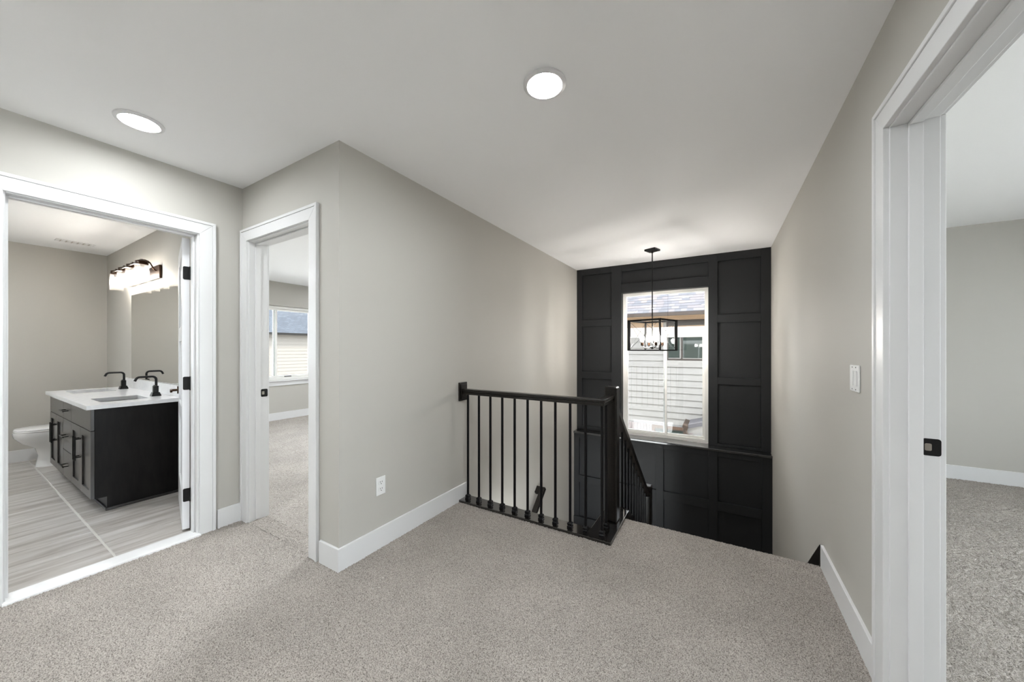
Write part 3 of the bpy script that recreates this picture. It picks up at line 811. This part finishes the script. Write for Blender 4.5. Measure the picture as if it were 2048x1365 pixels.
# ------------------------------------------------------------------ pendant in the stairwell
PX, PY = -0.690, 4.41
pd = tag(empty('lantern_pendant', (PX, PY, 0), R(-19.2)), 'black open cage lantern pendant with four lit bulbs', 'pendant light')
ZT, ZBt = 1.600, 1.235
S = 0.195
box(-0.066, 0.066, -0.066, 0.066, H - 0.022, H - 0.0005).build('canopy', 'blackmetal', pd, local=True, bevel=0.004)
MB().lathe([(0.012, H - 0.045), (0.016, H - 0.022)], k=14).build('canopy_collar', 'blackmetal', pd, local=True)
MB().tube([(0, 0, H - 0.045), (0, 0, ZBt + 0.035)], 0.0065, 10).build('rod', 'blackmetal', pd, local=True, smooth=True)
for i in range(4):
    a = R(45 + 90 * i)
    cx, cy = S * math.sqrt(2) * math.cos(a), S * math.sqrt(2) * math.sin(a)
    # flat bar set radially
    o = MB().box(-0.022, 0.012, -0.007, 0.007, ZBt, ZT).build('corner_bar', 'blackmetal', pd, local=True, bevel=0.001, segs=1)
    o.location = (cx, cy, 0); o.rotation_euler = (0, 0, a)
    b = R(45 + 90 * (i + 1))
    dx, dy = S * math.sqrt(2) * math.cos(b), S * math.sqrt(2) * math.sin(b)
    for z in (ZT - 0.011, ZBt + 0.006):
        MB().bar((cx * .97, cy * .97, z), (dx * .97, dy * .97, z), 0.008, 0.022 if z > 1.4 else 0.014).build('frame_bar', 'blackmetal', pd, local=True)
    for z0, z1 in ((ZBt + 0.01, ZT - 0.015), (ZT - 0.015, ZBt + 0.01)):
        MB().tube([(cx * .97, cy * .97, z0), (dx * .97, dy * .97, z1)], 0.0021, 6).build('cross_wire', 'blackmetal', pd, local=True)
for i in range(2):
    a = R(0 + 90 * i)
    MB().bar((-S * math.cos(a), -S * math.sin(a), ZT - 0.004), (S * math.cos(a), S * math.sin(a), ZT - 0.004), 0.012, 0.006).build('top_bar', 'blackmetal', pd, local=True)
MB().lathe([(0.006, ZBt + 0.018), (0.020, ZBt + 0.030), (0.028, ZBt + 0.034), (0.028, ZBt + 0.048), (0.008, ZBt + 0.056)], k=16).build('hub', 'blackmetal', pd, local=True, smooth=True)
for i in range(4):
    a = R(47 + 90 * i)
    ca, sa = math.cos(a), math.sin(a)
    r = 0.118
    MB().tube([(0.02 * ca, 0.02 * sa, ZBt + 0.040), (0.05 * ca, 0.05 * sa, ZBt + 0.034), (0.08 * ca, 0.08 * sa, ZBt + 0.036),
               (r * .96 * ca, r * .96 * sa, ZBt + 0.047), (r * ca, r * sa, ZBt + 0.062)], 0.0045, 8).build('arm', 'blackmetal', pd, local=True, smooth=True)
    sk = MB().lathe([(0.008, ZBt + 0.058), (0.015, ZBt + 0.062), (0.015, ZBt + 0.102), (0.011, ZBt + 0.104)], r * ca, r * sa, 14).build('socket', 'bronze', pd, local=True, smooth=True)
    MB().lathe([(0.010, ZBt + 0.1045), (0.022, ZBt + 0.125), (0.027, ZBt + 0.145), (0.022, ZBt + 0.165), (0.010, ZBt + 0.180), (0.002, ZBt + 0.184)], r * ca, r * sa, 16).build('bulb', 'bulb_warm', pd, local=True, smooth=True)

# ------------------------------------------------------------------ switch and outlet
sw = tag(empty('light_switch', (XR, 2.075, 1.13)), 'white double light switch on the right wall beside the door casing', 'light switch')
box(XR - 0.007, XR - 0.0005, 2.018, 2.134, 1.072, 1.188).build('plate', 'plate', sw, bevel=0.003)
for yc in (2.053, 2.099):
    rk = box(XR - 0.0105, XR - 0.0072, yc - 0.0165, yc + 0.0165, 1.097, 1.163).build('rocker', 'plate', sw, bevel=0.0015)
    for z in (1.082, 1.178):
        MB().loft([[(XR - x, yc + 0.003 * math.cos(t), z + 0.003 * math.sin(t)) for t in [2 * math.pi * i / 10 for i in range(10)]] for x in (0.0072, 0.0080)]).build('screw', 'slot', sw)
ot = tag(empty('power_outlet', (XL, 1.473, 0.39)), 'white duplex outlet low on the wall beside the doorway corner', 'outlet')
box(XL + 0.0005, XL + 0.007, 1.438, 1.508, 0.333, 0.447).build('plate', 'plate', ot, bevel=0.003)
for zc in (0.369, 0.411):
    rc = MB().prism(rounded((1.473, zc), 0.036, 0.030, 0.010), 'x', XL + 0.0072, XL + 0.0095).build('receptacle', 'plate', ot)
    for dy in (-0.0065, 0.0065):
        box(XL + 0.0096, XL + 0.0100, 1.473 + dy - 0.0015, 1.473 + dy + 0.0015, zc + 0.001, zc + 0.010).build('slot', 'slot', rc)
    MB().prism(rounded((1.473, zc - 0.007), 0.006, 0.006, 0.0028), 'x', XL + 0.0096, XL + 0.0100).build('slot', 'slot', rc)

# ------------------------------------------------------------------ bathroom: vanity
VX0, VX1, VY = -5.800, -4.098, 0.635
YW = YBATH - 0.001
vn = tag(empty('bath_vanity', ((VX0 + VX1) / 2, 0.9, 0)), 'black espresso double vanity with doors and drawers', 'vanity')
zt_, zb_ = 0.797, 0.108
# body with toe kick
MB().prism([(VY + 0.019, zb_), (VY + 0.019, zt_), (YW, zt_), (YW, 0.001), (VY + 0.082, 0.001), (VY + 0.082, zb_)], 'x', VX0, VX1).build('body', 'espresso', vn, bevel=0.0012)
box(VX0 + 0.0, VX1 + 0.0, VY + 0.072, VY + 0.0815, 0.001, 0.022).box(VX1 + 0.0005, VX1 + 0.012, VY + 0.072, YW, 0.001, 0.022).build('shoe_molding', 'cab_front', vn, bevel=0.003)
g = 0.0016
xD = [VX1 - 0.002, -4.455, -4.800, -5.140, -5.480, VX0 + 0.002]
def slab(x0, x1, z0, z1, nm):
    return box(x0 + g, x1 - g, VY, VY + 0.0185, z0 + g, z1 - g).build(nm, 'cab_front', vn, bevel=0.001)
def bar_pull(parent, p, q, out=0.032):
    p = Vector(p); q = Vector(q); d = (q - p).normalized()
    mb = MB()
    mb.bar(p + Vector((0, -out, 0)), q + Vector((0, -out, 0)), 0.009, 0.009)
    for c in (p + d * 0.022, q - d * 0.022):
        mb.bar(c, c + Vector((0, -out + 0.004, 0)), 0.008, 0.008)
    h_ = mb.build('handle', 'blackmetal', parent, bevel=0.001, segs=1)
    return h_
def shaker(x0, x1, z0, z1, hx):
    fr = 0.058
    x0 += g; x1 -= g; z0 += g; z1 -= g
    mb = MB()
    mb.box(x0, x0 + fr, VY, VY + 0.0185, z0, z1).box(x1 - fr, x1, VY, VY + 0.0185, z0, z1)
    mb.box(x0 + fr, x1 - fr, VY, VY + 0.0185, z0, z0 + fr).box(x0 + fr, x1 - fr, VY, VY + 0.0185, z1 - fr, z1)
    d = mb.build('door', 'cab_front', vn)
    box(x0 + fr, x1 - fr, VY + 0.0095, VY + 0.0165, z0 + fr, z1 - fr).build('panel', 'cab_front', d)
    bar_pull(d, (hx, VY, 0.555), (hx, VY, 0.365))
slab(xD[2], xD[0], 0.630, zt_ - 0.002, 'false_front')
slab(xD[5], xD[3], 0.630, zt_ - 0.002, 'false_front')
for z0, z1, zh_ in ((0.630, zt_ - 0.002, 0.713), (0.350, 0.628, 0.489), (zb_ + 0.002, 0.348, 0.229)):
    d = slab(xD[3], xD[2], z0, z1, 'drawer')
    xc = (xD[3] + xD[2]) / 2
    bar_pull(d, (xc - 0.08, VY, zh_), (xc + 0.08, VY, zh_))
shaker(xD[1], xD[0], zb_ + 0.002, 0.628, xD[1] + 0.030)
shaker(xD[2], xD[1], zb_ + 0.002, 0.628, xD[1] - 0.030)
shaker(xD[4], xD[3], zb_ + 0.002, 0.628, xD[4] + 0.030)
shaker(xD[5], xD[4], zb_ + 0.002, 0.628, xD[4] - 0.030)
# worktop with two sink cut-outs
CX0, CX1, CY0, CZ0, CZ1 = VX0 - 0.030, VX1 + 0.032, VY - 0.026, 0.798, 0.829
sinks = ((-5.70, -5.31), (-4.63, -4.27)); SY0, SY1 = 0.715, 0.995
wt = MB()
xsq = [CX0, sinks[0][0], sinks[0][1], sinks[1][0], sinks[1][1], CX1]
wt.box(CX0, CX1, CY0, SY0, CZ0, CZ1).box(CX0, CX1, SY1, YW, CZ0, CZ1)
for i in (0, 2, 4): wt.box(xsq[i], xsq[i + 1], SY0, SY1, CZ0, CZ1)
ct = wt.build('worktop', 'quartz', bevel=0.0)
tag(ct, 'white quartz worktop with two cut out sinks', 'worktop')
bsp = box(CX0, CX1, YW - 0.020, YW - 0.0005, CZ1 + 0.0003, 0.930).build('backsplash', 'quartz', ct)
for (a, b), lab in zip(sinks, ('far', 'near')):
    mb = MB()
    def ring(x0, x1, y0, y1, z): return [(x0, y0, z), (x1, y0, z), (x1, y1, z), (x0, y1, z)]
    i = 0.03
    mb.loft([ring(a - .012, b + .012, SY0 - .012, SY1 + .012, CZ0 - 0.0006), ring(a, b, SY0, SY1, CZ0 - 0.0007), ring(a + .004, b - .004, SY0 + .004, SY1 - .004, CZ0 - 0.03),
             ring(a + i, b - i, SY0 + i, SY1 - i, CZ0 - 0.130), ring(a + .1, b - .1, SY0 + .08, SY1 - .08, CZ0 - 0.138)], close=False)
    mb.f.append(tuple(len(mb.v) - 4 + k for k in range(4)))
    s_ = mb.build('basin', 'porcelain', ct, bevel=0.004, smooth=True)
    MB().lathe([(0.020, CZ0 - 0.1375), (0.020, CZ0 - 0.134), (0.012, CZ0 - 0.133)], (a + b) / 2, (SY0 + SY1) / 2, 14).build('drain', 'blackmetal', s_)

# faucets
def faucet(x, y, label):
    f = tag(empty('faucet', (x, y, CZ1)), label, 'faucet', 'black faucets on the vanity')
    def sq(r, z, ry=None):
        ry = ry or r
        return [(sx * r, sy * ry, z) for sx, sy in ((-1, -1), (1, -1), (1, 1), (-1, 1))]
    MB().loft([sq(0.031, 0.0005), sq(0.031, 0.008), sq(0.024, 0.030), sq(0.0235, 0.034)]).build('base', 'blackmetal', f, local=True, bevel=0.001)
    box(-0.016, 0.016, -0.018, 0.018, 0.0342, 0.092).build('body', 'blackmetal', f, local=True, bevel=0.002)
    for s in (-1, 1):
        box(s * 0.0165, s * 0.028, -0.012, 0.012, 0.040, 0.092).build('handle', 'blackmetal', f, local=True, bevel=0.002)
        MB().bar((s * 0.022, -0.002, 0.0945), (s * 0.045, -0.002, 0.0965), 0.010, 0.004).build('lever', 'blackmetal', f, local=True, bevel=0.001)
    pts = [(0, 0.004, 0.0922), (0, 0.004, 0.150)]
    for i in range(1, 7):
        t = R(90 * i / 6); pts.append((0, 0.004 - 0.028 * (1 - math.cos(t)), 0.150 + 0.028 * math.sin(t)))
    pts.append((0, -0.098, 0.178))
    for i in range(1, 6):
        t = R(75 * i / 5); pts.append((0, -0.098 - 0.028 * math.sin(t), 0.178 - 0.028 * (1 - math.cos(t))))
    pts.append((0, -0.132, 0.142))
    MB().tube(pts, 0.0095, 12).build('spout', 'blackmetal', f, local=True, smooth=True)
    return f
faucet(-5.480, 1.075, 'black square based faucet at the far sink beside the toilet')
faucet(-4.415, 1.065, 'black square based faucet at the near sink by the door')

# mirror
mr = box(-5.63, -4.16, YW - 0.007, YW - 0.001, 0.938, 1.852).build('wall_mirror', 'mirror')
tag(mr, 'large frameless mirror above the bathroom vanity', 'mirror')

# vanity light
vl = tag(empty('vanity_light', (-5.2, YW, 2.02)), 'bronze four light bar with clear glass shades above the mirror', 'vanity light')
box(-5.70, -4.665, YW - 0.020, YW - 0.0005, 1.948, 2.075).build('back_plate', 'bronze', vl, bevel=0.003)
YL_ = 1.055
LX = [-4.765, -5.055, -5.345, -5.635]
for yy in (YL_ - 0.034, YL_ + 0.034):
    MB().bar((-5.70, yy, 2.083), (-4.70, yy, 2.083), 0.008, 0.012).build('rail', 'bronze', vl, bevel=0.001)
for x in LX:
    MB().tube([(x + 0.02, YW - 0.02, 2.025), (x + 0.02, YW - 0.035, 2.032), (x + 0.02, YW - 0.046, 2.048), (x + 0.018, YW - 0.053, 2.070), (x + 0.015, YW - 0.062, 2.091), (x + 0.012, YW - 0.075, 2.106), (x + 0.006, YL_ + 0.022, 2.114), (x, YL_, 2.116)], 0.0055, 8).build('arm', 'bronze', vl, smooth=True)
    MB().lathe([(0.014, 2.118), (0.020, 2.112), (0.046, 2.100), (0.046, 2.066), (0.018, 2.062), (0.018, 2.028), (0.012, 2.026)], x, YL_, 20).build('socket_cup', 'bronze', vl, smooth=True)
    sh = MB().lathe([(0.047, 2.064), (0.052, 2.060), (0.052, 1.892), (0.050, 1.892), (0.050, 2.058)], x, YL_, 24, close=False).build('shade', 'shade_glass', vl, smooth=True)
    MB().lathe([(0.010, 2.0255), (0.020, 2.00), (0.028, 1.970), (0.022, 1.945), (0.004, 1.934)], x, YL_, 14).build('bulb', 'bulb_vanity', vl, smooth=True)
for x in [(a + b) / 2 for a, b in zip(LX[:-1], LX[1:])]:
    MB().bar((x, YL_ - 0.038, 2.096), (x, YL_ + 0.038, 2.096), 0.03, 0.012).build('cross_bar', 'bronze', vl, bevel=0.001)

# ceiling vent
cv = tag(empty('ceiling_vent', (-6.14, 0.845, H)), 'white slotted air vent in the bathroom ceiling', 'vent')
box(-6.20, -6.08, 0.705, 0.985, H - 0.006, H - 0.0005).build('frame', 'trim', cv, bevel=0.002)
for i in range(12):
    y = 0.735 + i * 0.020
    box(-6.185, -6.095, y, y + 0.008, H - 0.0085, H - 0.0062).build('slat', 'plate' if i % 2 else 'steel', cv)

# ------------------------------------------------------------------ toilet
TX = -6.26
tl = tag(empty('toilet', (TX, 0.8, 0)), 'white toilet with closed lid beside the vanity', 'toilet')
def ell(cy, ry, rx, z, k=28, sq=2.3):
    out = []
    for i in range(k):
        t = 2 * math.pi * i / k
        c, s = math.cos(t), math.sin(t)
        out.append((TX + rx * math.copysign(abs(c) ** (2 / sq), c), cy + ry * math.copysign(abs(s) ** (2 / sq), s), z))
    return out
MB().loft([ell(0.80, 0.215, 0.105, 0.001), ell(0.80, 0.210, 0.100, 0.02), ell(0.80, 0.195, 0.090, 0.12), ell(0.79, 0.205, 0.100, 0.20),
           ell(0.755, 0.255, 0.140, 0.265), ell(0.725, 0.272, 0.172, 0.330), ell(0.718, 0.272, 0.182, 0.375), ell(0.718, 0.268, 0.180, 0.385)]).build('bowl', 'porcelain', tl, bevel=0.0, smooth=True)
MB().loft([ell(0.712, 0.258, 0.182, 0.3855), ell(0.712, 0.262, 0.186, 0.395), ell(0.712, 0.258, 0.183, 0.402)]).build('seat', 'porcelain', tl, smooth=True)
MB().loft([ell(0.712, 0.256, 0.181, 0.4035), ell(0.712, 0.262, 0.186, 0.410), ell(0.712, 0.255, 0.180, 0.420), ell(0.715, 0.20, 0.14, 0.426)]).build('lid', 'porcelain', tl, smooth=True)
box(TX - 0.20, TX + 0.20, 0.978, YW - 0.006, 0.400, 0.735).build('tank', 'porcelain', tl, bevel=0.02, segs=3, smooth=True)
box(TX - 0.21, TX + 0.21, 0.966, YW - 0.002, 0.7355, 0.765).build('tank_lid', 'porcelain', tl, bevel=0.008, smooth=True)
MB().bar((TX - 0.15, 0.965, 0.68), (TX - 0.08, 0.960, 0.675), 0.012, 0.014).build('flush_lever', 'steel', tl, bevel=0.002)

# ------------------------------------------------------------------ outside
struct('ground', box(-40, 40, -30, 45, -3.3, -3.2), 'grass', 'pale ground far below the windows')
NYW = 9.60
nh = tag(empty('neighbor_house', (-1.2, NYW, -3.2)), 'cream sided house with shingle roof outside the stair window', 'house')
box(-4.2, 3.0, NYW + 0.02, NYW + 4.0, -3.2, 2.05).build('wall_core', 'outtrim', nh)
LAP = 0.1605
nwx0, nwx1, nwz0, nwz1 = -1.165, 0.60, 0.965, 1.875
ztop = 0.803 + LAP * 0
# lap boards, thick at the foot
def lap(x0, x1, z):
    o = MB().prism([(NYW + 0.019, z), (NYW - 0.020, z), (NYW + 0.006, z + LAP), (NYW + 0.019, z + LAP)], 'x', x0, x1)
    return o.build('siding_board', 'siding', nh)
zk = -0.655
while zk < 1.80:
    if zk + LAP > nwz0 - 0.17 and zk < nwz1 + 0.1:
        lap(-4.2, nwx0 - 0.07, zk); lap(nwx1 + 0.12, 3.0, zk)
    else:
        lap(-4.2, 3.0, zk)
    zk += LAP
box(-4.2, 3.0, NYW - 0.018, NYW + 0.019, 1.80, 2.0615).build('frieze_board', 'frieze', nh)
# window with trim
box(nwx0 - 0.07, nwx1 + 0.12, NYW - 0.026, NYW + 0.0185, nwz0 - 0.165, nwz0 - 0.001).build('window_trim', 'outtrim', nh, bevel=0.003)
box(nwx0 - 0.07, nwx0 - 0.001, NYW - 0.026, NYW + 0.0185, nwz0, nwz1 + 0.1).build('window_trim', 'outtrim', nh, bevel=0.003)
box(nwx1 + 0.001, nwx1 + 0.12, NYW - 0.026, NYW + 0.0185, nwz0, nwz1 + 0.1).build('window_trim', 'outtrim', nh, bevel=0.003)
box(nwx0, nwx1, NYW - 0.026, NYW + 0.0185, nwz1 + 0.001, nwz1 + 0.1).build('window_trim', 'outframe', nh, bevel=0.003)
hw = window_frame(nh, 'x', nwx0, nwx1, nwz0, nwz1, NYW - 0.02, NYW + 0.0185, 0.045, 'window', 'outframe')
box(nwx0 + 0.046, -0.86, NYW + 0.0005, NYW + 0.0065, nwz0 + 0.046, nwz1 - 0.046).build('pane', 'darkglass', hw)
box(-0.79, 0.05, NYW + 0.0005, NYW + 0.0065, nwz0 + 0.046, nwz1 - 0.046).build('pane', 'darkglass', hw)
box(0.09, nwx1 - 0.046, NYW + 0.0005, NYW + 0.0065, nwz0 + 0.046, nwz1 - 0.046).build('pane', 'darkglass', hw)
box(-0.858, -0.835, NYW - 0.012, NYW + 0.012, nwz0 + 0.046, nwz1 - 0.046).build('muntin', 'outtrim', hw)
box(-0.834, -0.792, NYW - 0.014, NYW + 0.012, nwz0 + 0.046, nwz1 - 0.046).build('muntin', 'outframe', hw)
box(nwx0 + 0.046, nwx1 - 0.046, NYW - 0.014, NYW, nwz0 + 0.046, nwz0 + 0.062).build('sill_bead', 'outtrim', hw)
# eave, soffit, roof
EY = 9.0
box(-4.4, 3.2, EY - 0.052, EY + 0.03, 2.040, 2.116).build('fascia', 'fascia', nh)
box(-4.4, 3.2, EY + 0.02, NYW + 0.015, 2.062, 2.10).build('soffit', 'soffit', nh)
pit = math.atan2(8, 12)
cp, sp_ = math.cos(pit), math.sin(pit)
roof = MB().prism([(EY - 0.04, 2.118), (EY - 0.04 + 4.2 * cp, 2.118 + 4.2 * sp_), (EY - 0.04 + 4.2 * cp, 2.10 + 4.2 * sp_ - 0.06), (EY - 0.02, 2.076)], 'x', -4.4, 3.2).build('roof', 'shingle0', nh)
sh_src = {}
EXP = 0.138
for row in range(9):
    x = -3.3 + random.uniform(0, 0.2)
    while x < 1.0:
        w = random.choice((0.13, 0.17, 0.22))
        tone = random.choices(range(5), (3, 3, 3, 2, 3))[0]
        key = (w, tone)
        thk = 0.012 if tone in (3, 1) else 0.009
        p = EY - 0.045 + row * EXP * cp; z = 2.119 + row * EXP * sp_
        off = world_loc(nh)
        if key not in sh_src:
            mb = MB().prism([(0, 0.001), (0, 0.001 + thk + 0.004), ((EXP + .02) * cp, (EXP + .02) * sp_ + 0.006), ((EXP + .02) * cp, (EXP + .02) * sp_ - 0.004)], 'x', 0, w - 0.002)
            o = mb.build('shingle', 'shingle%d' % tone, roof, local=True)
            sh_src[key] = o; o.location = Vector((x, p, z)) - off
        else:
            copy_to(sh_src[key], roof, Vector((x, p, z)) - off)
        x += w
# brick base with soldier course
bk0 = -0.664
bk = box(-4.2, 3.0, NYW - 0.045, NYW + 0.0195, -3.2, bk0 + 0.003).build('brick_base', 'mortar', nh)
bsrc = None
soff = world_loc(nh)
bwx0, bwx1, bwz1 = -1.500, -0.690, -0.690
for i in range(40):
    x = -3.6 + i * 0.076
    if bwx0 - 0.08 < x < bwx1 + 0.005: continue
    if bsrc is None:
        bsrc = MB().box(0, 0.067, -0.010, 0.0, 0, 0.194).build('brick', 'brick', bk, local=True, bevel=0.003, segs=1)
        bsrc.location = Vector((x, NYW - 0.045, bk0 - 0.20)) - soff
    else:
        o = copy_to(bsrc, bk, Vector((x, NYW - 0.045 - (0.006 if i % 2 else 0), bk0 - 0.20)) - soff)
b2 = None
for r_ in range(4):
    z = bk0 - 0.20 - 0.076 * (r_ + 1)
    x = -3.6 - (0.11 if r_ % 2 else 0)
    while x < -0.1:
        if not (bwx0 - 0.21 < x < bwx1 + 0.005):
            if b2 is None:
                b2 = MB().box(0, 0.203, -0.010, 0.0, 0, 0.067).build('brick', 'brick', bk, local=True, bevel=0.003, segs=1)
                b2.location = Vector((x, NYW - 0.045, z)) - soff
            else:
                copy_to(b2, bk, Vector((x, NYW - 0.045, z)) - soff)
        x += 0.213
lw_ = window_frame(nh, 'x', bwx0, bwx1, -1.7, bwz1, NYW - 0.075, NYW - 0.0455, 0.07, 'window', 'brownwood')
window_frame(lw_, 'x', bwx0 + 0.071, bwx1 - 0.071, -1.63, bwz1 - 0.071, NYW - 0.068, NYW - 0.0457, 0.025, 'sash', 'outframe')
box(bwx0 + 0.097, bwx1 - 0.097, NYW - 0.055, NYW - 0.0458, -1.60, bwz1 - 0.097).build('pane', 'darkglass', lw_)
# small projecting roof with gutter and downspout
pr = tag(empty('porch_roof', (0.3, NYW - 0.4, -0.45)), 'small projecting roof with gutter and bronze downspout', 'roof')
MB().prism([(-0.62, -0.470), (1.8, 0.26), (1.8, 0.16), (-0.62, -0.555)], 'y', NYW - 0.75, NYW - 0.076).build('roof_slab', 'shingle1', pr)
MB().prism([(-0.60, -0.556), (1.8, 0.155), (1.8, -0.02), (-0.48, -0.665), (-0.60, -0.665)], 'y', NYW - 0.70, NYW - 0.10).build('fascia', 'outtrim', pr)
MB().prism([(-0.625, -0.49), (-0.72, -0.46), (-0.735, -0.50), (-0.70, -0.56), (-0.63, -0.575)], 'y', NYW - 0.86, NYW - 0.08).build('gutter', 'fascia', pr)
MB().tube([(-0.685, NYW - 0.80, -0.55), (-0.685, NYW - 0.80, -0.61), (-0.63, NYW - 0.80, -0.68), (-0.54, NYW - 0.80, -0.77), (-0.46, NYW - 0.80, -0.85), (-0.44, NYW - 0.80, -0.93), (-0.44, NYW - 0.80, -3.1)], 0.030, 10).build('downspout', 'fascia', pr, smooth=True)

# house beyond the bedroom window
HX = -17.0
hb = tag(empty('neighbor_house', (HX, 7, -3.2)), 'cream house with blue grey roof outside the bedroom window', 'house')
box(HX - 4, HX - 0.02, -4, 22, -3.2, 2.0).build('wall_core', 'outtrim', hb)
z = -2.8
while z < 1.86:
    MB().prism([(HX - 0.019, z), (HX + 0.014, z), (HX - 0.002, z + 0.152), (HX - 0.019, z + 0.152)], 'y', -4, 22).build('siding_board', 'siding_warm', hb)
    z += 0.152
box(HX + 0.335, HX + 0.365, -4.3, 22.3, 1.87, 1.968).build('fascia', 'farfascia', hb)
box(HX - 0.02, HX + 0.299, -4.3, 22.3, 1.93, 1.945).build('soffit', 'outtrim', hb)
MB().prism([(HX + 0.36, 1.97), (HX - 4.5, 1.97 + 4.86 * 0.667), (HX - 4.5, 1.9 + 4.86 * 0.667), (HX + 0.34, 1.94)], 'y', -4.4, 22.4).build('roof', 'shingle_far', hb)
